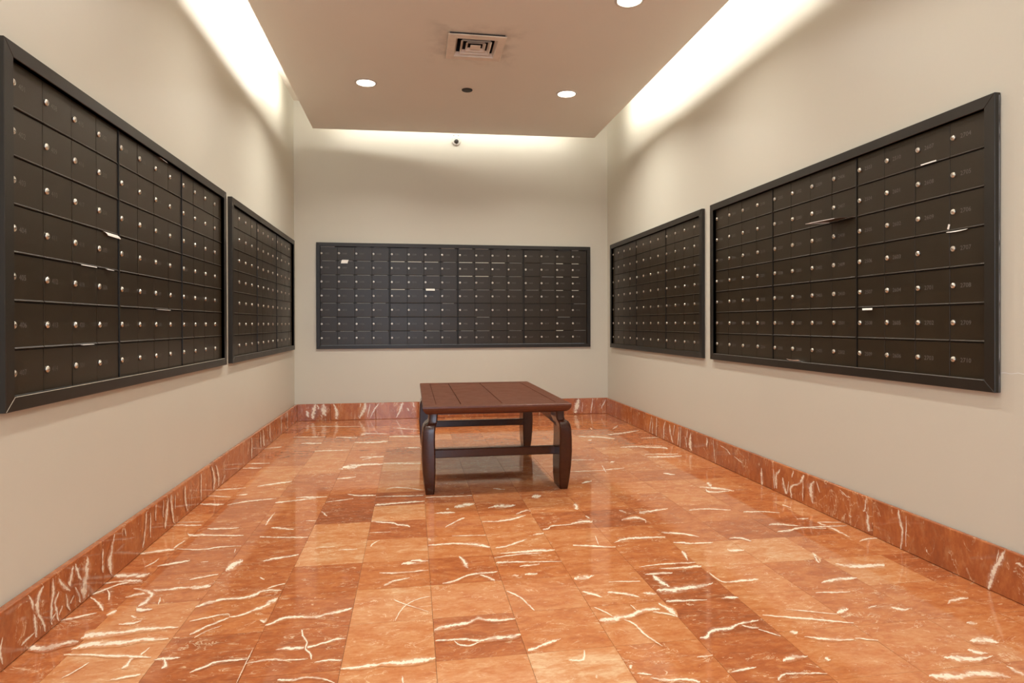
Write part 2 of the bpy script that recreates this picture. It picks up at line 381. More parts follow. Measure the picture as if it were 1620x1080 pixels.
# traced stone veins: ribbons (x, y, x, y) in millimetres
FLOOR_VEINS = [[(-1069,2457,-1077,2473),(-1035,2450,-1048,2480),(-963,2446,-976,2476),(-950,2472,-953,2478)],[(-1069,2396,-1074,2405),(-1032,2405,-1038,2418),(-977,2394,-990,2423),(-946,2397,-955,2419)],[(-1068,2301,-1076,2315),(-1045,2334,-1052,2346),(-1016,2379,-1022,2389),(-987,2390,-994,2405)],[(-1073,2115,-1075,2120),(-1044,2124,-1052,2137),(-1008,2145,-1013,2155),(-984,2158,-988,2165)],[(-1062,2281,-1065,2292),(-1025,2244,-1026,2254),(-988,2190,-986,2201),(-974,2171,-972,2172)],[(-1072,1948,-1081,1964),(-1045,1942,-1059,1969),(-1011,1936,-1026,1961),(-985,1956,-998,1977),(-964,1961,-976,1981),(-946,1968,-956,1986)],[(-943,1924,-948,1932),(-904,1938,-916,1959),(-862,1937,-872,1959),(-815,1935,-824,1954),(-774,1948,-781,1963),(-698,1944,-703,1957)],[(-947,1983,-954,1994),(-924,1995,-941,2025),(-883,1998,-894,2021),(-834,2003,-842,2020),(-791,2015,-799,2034),(-695,2014,-699,2025)],[(-945,2262,-951,2273),(-917,2274,-926,2292),(-876,2291,-887,2315),(-841,2304,-847,2318),(-760,2309,-768,2331)],[(-949,2332,-953,2344),(-917,2317,-921,2330),(-873,2275,-868,2290),(-874,2245,-860,2227),(-877,2201,-866,2185),(-867,2154,-873,2174),(-821,2154,-826,2166)],[(-949,1896,-954,1905),(-881,1887,-885,1895),(-833,1871,-838,1882),(-769,1859,-774,1871),(-707,1844,-709,1851)],[(-735,1908,-732,1904),(-744,1869,-740,1864),(-761,1845,-756,1839),(-760,1818,-750,1806),(-763,1800,-759,1796)],[(-892,1773,-896,1778),(-876,1804,-879,1808),(-861,1845,-865,1849)],[(-763,1742,-768,1751),(-725,1752,-729,1760),(-699,1758,-704,1769)],[(-695,1830,-697,1833),(-668,1827,-672,1839),(-628,1831,-630,1838)],[(-671,1829,-664,1830),(-656,1795,-645,1788),(-659,1784,-655,1778)],[(-943,2129,-951,2142),(-933,2145,-944,2163),(-929,2166,-935,2176)],[(-880,2062,-885,2072),(-842,2063,-848,2074),(-823,2079,-825,2084)],[(-867,2111,-871,2126),(-847,2100,-852,2115)],[(-835,2250,-829,2246),(-821,2195,-813,2190)],[(-945,2530,-953,2547),(-891,2556,-898,2573),(-847,2575,-852,2588)],[(-990,2535,-995,2545),(-976,2574,-981,2583),(-974,2623,-977,2630)],[(-1037,2340,-1036,2345),(-1015,2305,-1011,2306),(-994,2253,-989,2251)],[(-783,2379,-788,2392),(-740,2405,-744,2416),(-698,2416,-702,2429)],[(-758,2301,-765,2322),(-724,2302,-732,2326),(-693,2312,-700,2333)],[(-689,2147,-695,2160),(-651,2173,-658,2191),(-624,2192,-629,2205),(-551,2193,-556,2208),(-518,2214,-525,2232),(-504,2244,-507,2256),(-443,2235,-445,2245)],[(-495,2256,-497,2264),(-469,2281,-472,2289),(-442,2293,-444,2301)],[(-562,2058,-565,2066),(-532,2063,-536,2073),(-498,2094,-503,2107),(-470,2114,-477,2133),(-456,2140,-467,2163),(-442,2175,-451,2195)],[(-644,1957,-650,1969),(-618,1996,-623,2007),(-588,2029,-592,2038),(-562,2057,-565,2064)],[(-626,1939,-629,1946),(-605,1975,-608,1980),(-570,2006,-572,2010)],[(-675,2049,-678,2055),(-626,2067,-630,2075),(-576,2083,-578,2090),(-564,2060,-563,2064)],[(-440,1982,-443,1991),(-417,1996,-422,2008),(-395,2020,-399,2034),(-340,2021,-343,2035),(-297,2013,-300,2029),(-256,2030,-260,2046),(-222,2041,-225,2056),(-191,2059,-194,2070)],[(-379,1831,-380,1836),(-339,1829,-343,1845),(-301,1828,-304,1839),(-256,1844,-258,1852),(-219,1862,-221,1871),(-192,1863,-193,1872)],[(-331,1941,-326,1944),(-319,1900,-315,1903),(-303,1865,-299,1865),(-300,1824,-296,1826),(-283,1795,-279,1799),(-275,1765,-271,1766)],[(-441,1770,-443,1775),(-385,1779,-387,1788),(-335,1769,-336,1776),(-283,1768,-283,1772)],[(-262,1746,-263,1751),(-222,1750,-223,1758),(-192,1745,-193,1753)],[(-575,1745,-578,1752),(-550,1766,-554,1774),(-513,1789,-517,1799),(-445,1792,-447,1800)],[(-442,1680,-444,1681),(-443,1763,-445,1765),(-443,1854,-445,1857)],[(-342,1672,-344,1683),(-307,1667,-309,1677),(-276,1674,-278,1681),(-232,1663,-232,1670),(-197,1638,-197,1643)],[(-189,1700,-190,1708),(-143,1700,-145,1712),(-89,1702,-91,1719)],[(-463,2015,-466,2027),(-447,2009,-453,2026),(-445,2031,-448,2036)],[(-543,2361,-544,2373),(-523,2341,-524,2355)],[(-673,2435,-689,2463),(-659,2489,-679,2531),(-642,2539,-655,2569)],[(-89,1703,-91,1718),(-28,1702,-29,1719),(13,1702,12,1723),(60,1714,59,1725)],[(63,1865,60,1883),(87,1880,86,1899),(129,1888,129,1906),(173,1902,173,1918),(198,1923,199,1940),(216,1909,218,1924),(251,1900,253,1914),(310,1902,311,1913)],[(63,1806,63,1815),(103,1808,103,1817),(143,1804,144,1813),(189,1785,190,1800),(230,1791,231,1808),(260,1788,262,1805),(292,1794,293,1810),(310,1800,311,1815)],[(115,1801,117,1805),(130,1775,132,1781),(160,1765,160,1772),(189,1786,188,1791)],[(175,2448,180,2460),(187,2401,197,2417),(191,2353,202,2368),(202,2330,206,2336)],[(102,2202,102,2212),(144,2213,143,2227),(180,2247,179,2259),(228,2270,228,2283),(270,2269,271,2282),(306,2278,307,2287)],[(234,2261,236,2269),(263,2224,268,2243),(286,2199,289,2208)],[(313,2105,317,2116),(349,2054,353,2062),(363,2004,367,2010),(378,1951,382,1957)],[(315,1708,315,1723),(344,1723,344,1733),(378,1739,379,1755),(421,1764,421,1770)],[(312,2356,314,2374),(348,2360,350,2374),(446,2350,448,2359),(561,2336,563,2342)],[(-121,2333,-122,2347),(-46,2324,-46,2335),(56,2332,56,2343)],[(-42,2399,-44,2418),(6,2409,5,2435),(50,2411,49,2442)],[(-98,2213,-102,2231),(-72,2246,-74,2260),(-11,2275,-12,2283)],[(354,2225,356,2244),(375,2223,378,2245)],[(399,2226,402,2249),(445,2227,449,2254)],[(394,2308,396,2324),(471,2316,475,2337)],[(-54,1952,-56,1955),(-32,2036,-34,2040),(5,2086,4,2091),(55,2109,54,2114)],[(-65,2104,-64,2112),(-34,2070,-33,2075),(47,1998,48,2002)],[(-31,1645,-27,1645),(-28,1612,-22,1613)],[(561,1846,566,1866),(598,1845,604,1870),(635,1854,639,1873),(673,1864,676,1882),(702,1882,707,1902),(744,1893,750,1910),(775,1893,778,1901)],[(784,1933,790,1942),(795,1899,804,1912),(799,1867,814,1884),(807,1835,813,1842)],[(739,1882,743,1890),(772,1868,776,1877),(805,1839,810,1847)],[(637,1845,640,1850),(659,1814,664,1820),(663,1766,668,1772),(675,1722,679,1727),(693,1677,695,1680)],[(571,1940,574,1946),(594,1907,597,1913),(611,1873,614,1878)],[(691,1938,695,1942),(698,1899,702,1903)],[(815,1695,820,1709),(840,1698,841,1712),(867,1731,870,1747),(900,1735,907,1751),(937,1740,942,1754),(970,1760,975,1772),(1041,1772,1046,1782)],[(969,1760,972,1765),(989,1737,995,1744),(1016,1729,1020,1736)],[(814,2019,823,2042),(866,2012,879,2044),(920,2019,931,2048),(975,2027,985,2052),(1035,2054,1039,2065)],[(844,2141,861,2164),(852,2098,867,2120),(870,2047,882,2066)],[(813,1937,820,1954),(866,1938,871,1949),(953,1933,956,1939)],[(827,2162,831,2172),(876,2162,882,2176),(930,2157,937,2174)],[(899,2206,902,2214),(968,2196,974,2211),(1060,2195,1072,2223)],[(832,2233,834,2239),(910,2244,913,2253),(1057,2239,1064,2255)],[(564,2160,570,2186),(596,2156,603,2190),(645,2188,647,2196)],[(678,2122,681,2129),(790,2109,794,2121)],[(564,2056,569,2068),(592,2034,598,2047),(619,2009,624,2018)],[(646,2034,652,2052),(684,2026,690,2040),(714,2006,720,2021),(740,1988,745,1999)],[(762,2013,765,2022),(786,2001,794,2020),(808,2004,811,2011)],[(1063,2141,1069,2147),(1065,2081,1071,2089),(1082,2052,1087,2061),(1145,2054,1152,2069),(1207,2055,1215,2068)],[(1002,1933,1006,1941),(1035,1931,1042,1946),(1064,1932,1068,1939)],[(573,1556,574,1559),(590,1551,593,1558),(610,1545,612,1549)],[(601,1532,603,1535),(634,1513,639,1522),(685,1507,690,1516),(715,1490,722,1502)],[(563,1594,574,1602),(565,1581,572,1586)],[(762,1604,765,1612),(808,1605,812,1614)],[(414,1646,416,1654),(454,1642,453,1651),(472,1692,468,1694)],[(464,1568,473,1570),(462,1553,469,1554)],[(818,1521,820,1526),(851,1527,855,1536),(894,1533,897,1539)],[(1304,1418,1320,1435),(1365,1402,1386,1424),(1429,1408,1446,1425),(1480,1397,1495,1410),(1509,1384,1515,1389)],[(1515,1517,1527,1527),(1526,1500,1542,1514),(1558,1495,1564,1501)],[(1420,1495,1428,1503),(1449,1478,1468,1497),(1499,1467,1514,1483),(1561,1483,1566,1488)],[(1072,1802,1077,1810),(1195,1758,1201,1766),(1316,1711,1322,1719)],[(1169,1828,1173,1834),(1305,1771,1311,1779)],[(1309,1775,1315,1788),(1333,1782,1346,1807),(1365,1798,1371,1809)],[(1506,1786,1513,1794),(1520,1761,1534,1777),(1558,1770,1566,1780)],[(1430,1791,1436,1801),(1469,1804,1474,1812)],[(1704,1775,1710,1787),(1736,1795,1748,1809),(1805,1803,1819,1818)],[(1570,2141,1580,2152),(1604,2104,1622,2127),(1706,2096,1724,2118),(1734,2088,1764,2125)],[(1565,1558,1577,1571),(1605,1551,1628,1572),(1639,1539,1648,1547)],[(1647,1652,1664,1668),(1673,1641,1692,1659)],[(980,1543,984,1557),(1010,1555,1021,1577),(1062,1561,1065,1567)],[(917,1463,919,1478),(954,1491,958,1498),(1059,1475,1063,1481)],[(1089,1687,1101,1704),(1108,1677,1123,1698)],[(1094,1537,1113,1558),(1108,1532,1118,1543)],[(1118,1659,1122,1665),(1172,1633,1180,1644),(1245,1620,1252,1628)],[(1257,1628,1262,1635),(1312,1606,1318,1612)],[(1547,1431,1554,1435),(1543,1382,1566,1397)],[(1010,1721,1015,1728),(1052,1674,1057,1681)],[(1407,1990,1418,2007),(1477,2004,1493,2027),(1559,2010,1568,2023)],[(1336,1921,1344,1932),(1456,1910,1465,1922)],[(1537,2223,1549,2232),(1514,2161,1529,2173)],[(-1063,2677,-1071,2697),(-1015,2699,-1023,2719),(-948,2708,-958,2733)],[(-957,2724,-963,2733),(-953,2762,-960,2775),(-945,2818,-950,2829)],[(-1067,3032,-1077,3061),(-943,3017,-951,3041)],[(-1070,3083,-1073,3094),(-950,3072,-954,3083)],[(-1059,3370,-1065,3392),(-992,3350,-1001,3381),(-942,3352,-950,3379)],[(-1065,3518,-1075,3552),(-1004,3510,-1009,3529),(-945,3487,-950,3506)],[(-1069,3644,-1075,3664),(-943,3662,-948,3678)],[(-969,2919,-970,2930),(-946,2881,-952,2900),(-875,2874,-881,2893),(-798,2855,-802,2868),(-719,2843,-723,2859)],[(-645,2811,-649,2830),(-565,2795,-568,2807),(-442,2773,-444,2788)],[(-944,2719,-947,2727),(-842,2693,-846,2704),(-776,2713,-780,2724),(-696,2714,-698,2723)],[(-901,2961,-906,2978),(-835,2951,-841,2972),(-768,2958,-770,2968)],[(-624,2927,-627,2944),(-573,2906,-577,2929),(-520,2891,-522,2904)],[(-856,3682,-861,3704),(-775,3718,-782,3745),(-688,3781,-693,3803)],[(-690,3335,-695,3353),(-647,3347,-652,3369),(-498,3389,-501,3408)],[(-653,2971,-662,2984),(-658,3059,-664,3068),(-655,3168,-660,3179)],[(-799,2553,-801,2559),(-774,2554,-776,2562)],[(-920,3332,-925,3349),(-854,3380,-859,3397),(-702,3419,-706,3438)],[(-713,2688,-709,2686),(-703,2640,-699,2638)],[(-565,2521,-570,2538),(-506,2548,-511,2566),(-444,2569,-448,2587)],[(-486,3007,-489,3021),(-441,3003,-444,3017)],[(-923,3513,-928,3532),(-868,3520,-877,3554)],[(-185,3200,-188,3236),(-109,3222,-111,3245),(59,3239,59,3262)],[(-191,3361,-193,3380),(55,3346,55,3370)],[(67,3305,67,3329),(309,3306,310,3325)],[(-188,2945,-189,2960),(-94,2909,-94,2927),(-65,2878,-65,2895),(-27,2860,-26,2881),(-13,2841,-11,2854)],[(62,2590,62,2605),(164,2595,165,2610),(253,2559,257,2587),(308,2528,312,2550)],[(64,2647,63,2684),(75,2653,74,2684)],[(-167,2615,-173,2628),(-161,2652,-164,2662),(-138,2690,-140,2698)],[(143,2810,142,2823),(201,2890,200,2903),(240,2929,238,2954)],[(102,3023,103,3035),(162,3021,163,3045),(201,3024,202,3036)],[(204,3095,204,3136),(255,3122,256,3165),(307,3148,309,3179)],[(163,3067,161,3093),(177,3084,174,3114)],[(-340,3442,-341,3457),(-258,3391,-259,3406),(-193,3393,-195,3417)],[(-437,3304,-439,3318),(-305,3349,-307,3368)],[(-438,3138,-436,3161),(-402,3064,-400,3082)],[(-562,3392,-565,3412),(-444,3406,-448,3430)],[(-437,3790,-440,3809),(-333,3818,-335,3843)],[(-143,3516,-144,3532),(-79,3534,-80,3562),(-18,3508,-17,3529),(56,3456,57,3472)],[(366,3065,369,3090),(454,3067,461,3122)],[(313,2861,314,2876),(420,2845,423,2863)],[(165,2691,166,2700),(309,2676,310,2689)],[(-8,2425,-8,2450),(58,2420,58,2441)],[(-389,2640,-390,2647),(-316,2643,-317,2655)],[(-296,2597,-297,2608),(-222,2597,-224,2612)],[(-458,4039,-462,4067),(-390,4038,-395,4087)],[(-186,2790,-187,2800),(-95,2788,-96,2798)],[(342,2454,343,2464),(437,2451,439,2470),(487,2453,492,2480),(561,2454,565,2471)],[(330,2514,332,2534),(379,2531,380,2545),(425,2561,426,2578),(477,2603,478,2612)],[(508,2639,511,2660),(558,2655,562,2680)],[(565,2700,568,2722),(599,2724,600,2739),(615,2748,617,2762),(704,2760,707,2774),(755,2777,764,2812),(808,2766,821,2812)],[(801,2864,809,2879),(806,2786,824,2820)],[(312,2413,312,2421),(408,2433,410,2444),(504,2435,505,2443)],[(487,2947,487,2962),(541,2998,543,3014),(562,2984,566,3000)],[(363,2849,364,2864),(447,2869,449,2890),(528,2924,529,2939)],[(822,2495,825,2506),(895,2533,900,2551),(1058,2526,1065,2544)],[(1068,2865,1079,2896),(1116,2875,1125,2902),(1233,2913,1239,2929)],[(986,2920,995,2942),(1009,2886,1018,2907)],[(950,2772,956,2796),(1025,2798,1036,2831),(1056,2764,1064,2779),(1046,2725,1052,2730)],[(1066,2588,1071,2600),(1130,2564,1137,2579),(1179,2546,1183,2555)],[(1062,2454,1071,2473),(1147,2429,1156,2449)],[(613,3212,617,3244),(637,3210,645,3271),(669,3243,672,3266)],[(391,3069,395,3111),(441,3071,447,3122),(507,3093,509,3110)],[(1050,2352,1063,2370),(1050,2327,1064,2340),(1038,2268,1044,2272)],[(768,2592,774,2597),(750,2474,753,2477)],[(645,2489,651,2512),(811,2447,817,2463)],[(436,3424,439,3444),(497,3392,501,3418)],[(786,3046,819,3094),(787,2967,811,3001)],[(1500,3602,1511,3625),(1534,3561,1548,3590)],[(950,3435,959,3477),(1016,3487,1023,3519)],[(1066,2458,1073,2473),(1154,2434,1160,2446),(1226,2433,1232,2445)],[(1566,2511,1576,2528),(1629,2513,1641,2533),(1693,2541,1704,2558),(1916,2536,1927,2550)],[(1579,2601,1586,2615),(1621,2605,1634,2626),(1710,2567,1717,2577)],[(1727,2534,1737,2547),(1801,2516,1813,2533)],[(1318,2470,1323,2479),(1364,2464,1373,2479),(1388,2420,1400,2437)],[(1070,2574,1076,2587),(1143,2556,1151,2573),(1200,2506,1206,2516)],[(1322,2868,1329,2885),(1408,2879,1414,2892),(1523,2841,1530,2854)],[(1566,3261,1580,3288),(1651,3215,1669,3246),(1712,3156,1727,3182)],[(1586,3234,1600,3250),(1569,3161,1582,3186),(1686,3158,1696,3179)],[(1568,2800,1577,2817),(1659,2792,1666,2804),(1733,2762,1740,2774)],[(1753,2657,1762,2672),(1808,2652,1825,2678)],[(1817,2600,1827,2614),(1923,2582,1934,2596)],[(1814,2597,1825,2610),(1826,2516,1840,2531),(1825,2400,1838,2413)],[(1830,2342,1836,2353),(1876,2365,1887,2380),(1937,2370,1947,2382)],[(1242,2347,1255,2366),(1253,2328,1266,2350),(1307,2328,1317,2348)],[(1554,2261,1566,2271),(1533,2204,1550,2218),(1520,2165,1536,2177)],[(1818,2876,1833,2896),(1834,2831,1843,2843)],[(1636,3328,1668,3376),(1627,3256,1674,3327)],[(-856,3688,-862,3712),(-772,3730,-780,3761),(-689,3770,-696,3802)],[(-433,4051,-443,4126),(-368,4059,-381,4157),(-326,4130,-331,4176),(-189,4133,-192,4188)],[(-185,4144,-188,4191),(52,4115,53,4162)],[(-438,4914,-443,4969),(-288,4899,-292,4954),(-189,4931,-193,4999)],[(-688,4631,-696,4679),(-451,4647,-454,4677)],[(-831,4939,-840,4994),(-684,4930,-693,4996)],[(-605,5174,-611,5223),(-436,5121,-441,5194)],[(-354,4368,-357,4403),(-195,4362,-198,4415)],[(-330,4289,-334,4322),(-265,4358,-269,4400)],[(-182,5125,-184,5185),(55,5102,55,5162)],[(-407,5197,-423,5317),(-376,5306,-380,5357),(-192,5261,-193,5299)],[(-941,5232,-950,5282),(-692,5213,-699,5262)],[(-56,4647,-56,4687),(50,4634,50,4684)],[(-1052,4156,-1062,4194),(-941,4159,-949,4190)],[(-1063,4297,-1069,4322),(-921,4289,-928,4322)],[(-1057,3634,-1066,3664),(-916,3672,-920,3690)],[(-1066,3527,-1072,3548),(-946,3486,-951,3507)],[(-602,3415,-606,3436),(-446,3402,-450,3433)],[(-143,3514,-144,3531),(-86,3535,-87,3558),(0,3504,1,3520)],[(-435,3783,-439,3809),(-333,3820,-336,3847)],[(-1063,4781,-1073,4822),(-954,4837,-966,4889)],[(-342,3436,-343,3457),(-283,3400,-285,3421),(-193,3388,-195,3414)],[(-900,5754,-907,5799),(-438,5688,-441,5732)],[(-169,5556,-170,5598),(47,5428,48,5483)],[(1315,4881,1327,4923),(1465,4828,1478,4869),(1566,4741,1580,4781)],[(1570,4920,1582,4963),(1688,4950,1705,5005),(1888,5069,1904,5115)],[(1569,4055,1581,4084),(1690,4034,1708,4078),(1812,4044,1831,4089)],[(1585,4139,1596,4170),(1810,4109,1826,4147)],[(1500,4402,1512,4437),(1661,4411,1674,4446),(1822,4416,1836,4451)],[(1638,4374,1654,4417),(1774,4346,1796,4397),(1815,4290,1841,4348)],[(1693,5164,1703,5212),(1793,5329,1808,5401)],[(1514,5253,1539,5309),(1513,5188,1529,5225)],[(1041,4049,1049,4078),(1192,4040,1198,4058)],[(1156,3735,1163,3760),(1311,3778,1317,3797)],[(1191,3869,1200,3882),(1163,3692,1172,3704)],[(1493,3593,1508,3627),(1550,3556,1563,3584)],[(1338,4694,1347,4732),(1373,4713,1387,4771)],[(1779,4726,1790,4755),(1940,4751,1952,4781)],[(946,3441,954,3481),(1018,3497,1025,3529)],[(904,3735,907,3750),(1158,3740,1162,3755)],[(1270,3927,1282,3974),(1311,3967,1318,3994)]]
LEFT_VEINS = [[(2067,152,2076,149),(2068,112,2080,107),(2059,74,2070,69),(2060,17,2074,11)],[(2265,145,2282,138),(2253,100,2286,86),(2237,61,2271,44),(2226,12,2251,-1)],[(2274,72,2287,66),(2271,11,2288,3)],[(2195,147,2205,145),(2207,108,2221,106),(2233,78,2245,78)],[(1944,153,1954,151),(1970,106,1984,102),(1976,64,1987,59),(1980,18,1994,12)],[(2019,151,2027,145),(1990,132,2003,125),(1986,85,2001,80),(2017,44,2027,41),(2027,12,2035,9)],[(2181,146,2191,142),(2160,111,2177,102),(2153,76,2170,69)],[(2097,137,2108,136),(2127,97,2143,99),(2165,72,2172,75)],[(2192,73,2200,72),(2210,43,2224,40),(2222,11,2240,6)],[(2098,100,2107,95),(2077,73,2089,67),(2095,11,2108,6)],[(2138,75,2145,73),(2149,33,2160,30),(2165,11,2171,10)],[(2415,90,2432,84),(2416,56,2439,48),(2435,19,2445,16)],[(2373,105,2380,103),(2373,52,2384,48)],[(1835,91,1839,88),(1824,62,1830,59),(1832,20,1841,17)],[(1974,36,1978,32),(1929,36,1936,29),(1914,29,1918,25)],[(2086,45,2092,41),(2055,28,2061,23)],[(2117,49,2126,43),(2100,28,2110,22)],[(2186,51,2191,48),(2164,35,2172,30)],[(2462,154,2471,151),(2438,112,2451,106),(2415,70,2442,60),(2436,16,2451,12)],[(2374,132,2382,129),(2371,99,2383,94)],[(2371,81,2379,79),(2369,51,2385,45)],[(2734,155,2745,151),(2727,89,2737,85),(2699,20,2710,15)],[(2776,136,2785,134),(2773,37,2787,32)],[(2829,156,2841,153),(2827,89,2842,84)],[(2913,150,2920,148),(2906,79,2919,76)],[(2962,146,2975,142),(2941,82,2963,74),(2928,24,2943,19)],[(2987,154,3016,147),(3009,73,3025,69),(3028,16,3048,11)],[(3167,146,3185,142),(3175,70,3194,66),(3207,15,3218,12)],[(3397,151,3415,147),(3397,16,3412,12)],[(3567,148,3585,146),(3611,78,3636,73),(3601,13,3620,7)],[(3637,140,3661,137),(3688,67,3709,63),(3687,13,3708,8)],[(3807,48,3827,41),(3750,14,3775,5)],[(2540,149,2549,146),(2552,116,2561,114)],[(3048,138,3055,136),(3046,75,3056,72)],[(4411,152,4438,147),(4413,14,4446,7)],[(4725,154,4763,148),(4739,34,4824,20)],[(4948,154,4981,149),(4967,29,5000,23)],[(5618,150,5650,146),(5632,14,5664,9)],[(5360,150,5389,146),(5382,14,5412,9)],[(4658,148,4680,144),(4667,40,4705,33)]]
BACK_VEINS = [[(-913,161,-893,157),(-932,98,-898,91),(-941,22,-912,16)],[(-897,150,-887,156),(-867,90,-850,97),(-841,26,-831,30)],[(-847,156,-824,159),(-846,86,-803,99),(-812,40,-792,50)],[(-744,153,-734,158),(-723,87,-698,93),(-723,12,-687,14)],[(-998,90,-967,103),(-973,32,-948,42)],[(-496,161,-487,162),(-497,96,-476,96),(-510,15,-475,12)],[(-457,162,-434,159),(-468,113,-435,101),(-503,25,-482,14)],[(-404,149,-395,147),(-427,24,-418,22)],[(-316,160,-308,155),(-364,96,-354,90),(-398,19,-390,15)],[(-109,163,-80,154),(-126,79,-111,72),(-158,13,-150,8)],[(-8,160,8,165),(10,106,25,111)],[(-62,90,-45,106),(-34,69,-26,77)],[(1626,158,1659,151),(1604,78,1647,68),(1597,14,1630,7)],[(1784,153,1797,151),(1766,8,1780,6)],[(1919,143,1929,138),(1875,53,1887,48)],[(1682,121,1688,121),(1676,23,1686,22)]]
RIGHT_VEINS = [[(2260,154,2250,158),(2253,114,2243,118),(2238,74,2228,77),(2246,1,2235,4)],[(2218,142,2212,144),(2218,19,2212,21)],[(1799,157,1788,155),(1830,102,1812,101),(1848,51,1831,53),(1859,0,1845,3)],[(1818,150,1814,151),(1828,105,1820,106)],[(2442,151,2433,152),(2445,110,2439,111),(2460,89,2441,91)],[(2442,92,2434,96),(2433,8,2400,23)],[(2608,142,2601,147),(2588,127,2583,133),(2536,127,2533,132)],[(1758,121,1755,131),(1730,122,1726,134)],[(1762,94,1766,98),(1755,101,1758,105)],[(2119,42,2111,47),(2113,34,2107,38)],[(2546,37,2542,50),(2527,41,2524,51)],[(3267,94,3256,97),(3267,47,3248,53),(3262,-1,3242,4)],[(3120,105,3108,108),(3130,51,3111,56),(3114,17,3101,22)],[(3090,128,3074,129),(3107,95,3095,95)],[(3063,89,3051,93),(3054,39,3035,47),(3024,10,3005,21)],[(2966,149,2955,150),(2978,111,2967,112)],[(2888,149,2862,148),(2909,103,2898,98),(2986,64,2971,63),(2980,3,2966,8)],[(2886,118,2875,121),(2887,15,2874,19)],[(2801,138,2786,137),(2830,99,2804,105),(2806,24,2793,29)],[(2777,138,2769,142),(2750,92,2744,95)],[(3145,114,3135,117),(3137,12,3124,16)],[(3007,82,2997,84),(3013,23,3004,25)],[(2607,142,2604,146),(2553,122,2548,127)],[(4912,144,4891,146),(4950,13,4934,15)],[(4883,133,4868,135),(4886,4,4866,7)],[(4806,149,4780,153),(4804,3,4784,7)],[(4624,149,4606,150),(4653,92,4634,94),(4651,7,4637,9)],[(4543,137,4525,140),(4523,57,4501,62),(4478,9,4457,16)],[(4449,148,4427,150),(4476,66,4458,68)],[(4367,147,4350,150),(4389,10,4372,13)],[(4340,152,4323,154),(4353,3,4336,6)],[(4220,154,4210,155),(4233,91,4217,94)],[(4265,93,4245,98),(4235,21,4216,26)],[(4172,136,4160,138),(4196,54,4157,63),(4153,11,4141,15)],[(3930,145,3906,150),(3929,81,3908,85)],[(3837,146,3829,148),(3805,3,3796,5)],[(3738,128,3733,133),(3653,118,3647,123),(3609,97,3602,101)],[(3564,95,3558,100),(3465,76,3458,82)]]

# ------------------------------------------------------------------ marble floor: every tile a piece
TS = 0.25
TONES = {  # (column, row) of the tiles nearest the camera -> how pale the stone is
 (-4,0):.8,(-3,0):.3,(-2,0):.33,(-1,0):.66,(0,0):.7,(1,0):.85,(2,0):.5,(3,0):.35,(4,0):.62,(5,0):.6,(6,0):.6,(7,0):.5,
 (-5,1):.4,(-4,1):.74,(-3,1):.3,(-2,1):.32,(-1,1):.68,(0,1):.34,(1,1):.56,(2,1):.66,(3,1):.24,(4,1):.64,(5,1):.5,(6,1):.52,(7,1):.48,
 (-5,2):.34,(-4,2):.68,(-3,2):.52,(-2,2):.36,(-1,2):.72,(0,2):.66,(1,2):.58,(2,2):.6,(3,2):.22,(4,2):.64,(5,2):.42,(6,2):.74,(7,2):.3,
 (-5,3):.32,(-4,3):.46,(-3,3):.40,(-2,3):.38,(-1,3):.52,(0,3):.40,(1,3):.46,(2,3):.52,(3,3):.46,(4,3):.74,(5,3):.78,(6,3):.5,(7,3):.6,
 (-5,4):.4,(-4,4):.36,(-3,4):.38,(-2,4):.78,(-1,4):.70,(0,4):.6,(1,4):.66,(2,4):.62,(3,4):.5,(4,4):.45,(5,4):.3,(6,4):.26,(7,4):.58,
 (-5,5):.66,(-4,5):.4,(-3,5):.38,(-2,5):.72,(-1,5):.36,(0,5):.52,(1,5):.64,(2,5):.36,(3,5):.18,(4,5):.4,(5,5):.5,(6,5):.45,(7,5):.7,
 (-4,6):.36,(-3,6):.42,(-2,6):.14,(-1,6):.78,(0,6):.52,(1,6):.4,(2,6):.6,(3,6):.48,(4,6):.42,(5,6):.62,(6,6):.42,
 (-4,7):.34,(-3,7):.5,(-2,7):.26,(-1,7):.22,(0,7):.3,(1,7):.52,(2,7):.42,(3,7):.5,(4,7):.6,
 (-3,8):.36,(-2,8):.42,(-1,8):.66,(0,8):.5,(-3,9):.34,(-2,9):.4,(-1,9):.5,(-1,10):.78,(-2,10):.4,(-3,10):.62,(-1,11):.48,(-4,10):.65,
}
def ribbon(bm, pts, put):
    uv = bm.loops.layers.uv.verify()
    P = [((a+c)/2000, (b+d)/2000, (a-c)/2000, (b-d)/2000) for a, b, c, d in pts]
    Q = []
    for i in range(len(P)-1):                                  # rounded off between the traced points
        p0, p1, p2, p3 = P[max(0, i-1)], P[i], P[i+1], P[min(len(P)-1, i+2)]
        for k in range(3 if len(pts) > 2 else 2):
            t = k/(3 if len(pts) > 2 else 2)
            Q.append(tuple(0.5*((2*p1[j])+(p2[j]-p0[j])*t+(2*p0[j]-5*p1[j]+4*p2[j]-p3[j])*t*t+(3*p1[j]-p0[j]-3*p2[j]+p3[j])*t**3) for j in range(4)))
    Q.append(P[-1])
    n = len(Q)
    vs = []
    for i, (x, y, dx, dy) in enumerate(Q):
        w = 2.3*(0.45+0.55*min(1.0, min(i, n-1-i)/1.5))
        lift = 0.000012*i                                      # so a vein that doubles back never lies in its own plane
        vs.append(tuple(bm.verts.new(q) for q in (put(x+dx*w, y+dy*w, lift), put(x-dx*w, y-dy*w, lift))))
    for i in range(n-1):
        f = bm.faces.new((vs[i][0], vs[i+1][0], vs[i+1][1], vs[i][1]))
        for lp, q in zip(f.loops, ((i, 1), (i+1, 1), (i+1, -1), (i, -1))): lp[uv].uv = (q[0]/n, q[1])

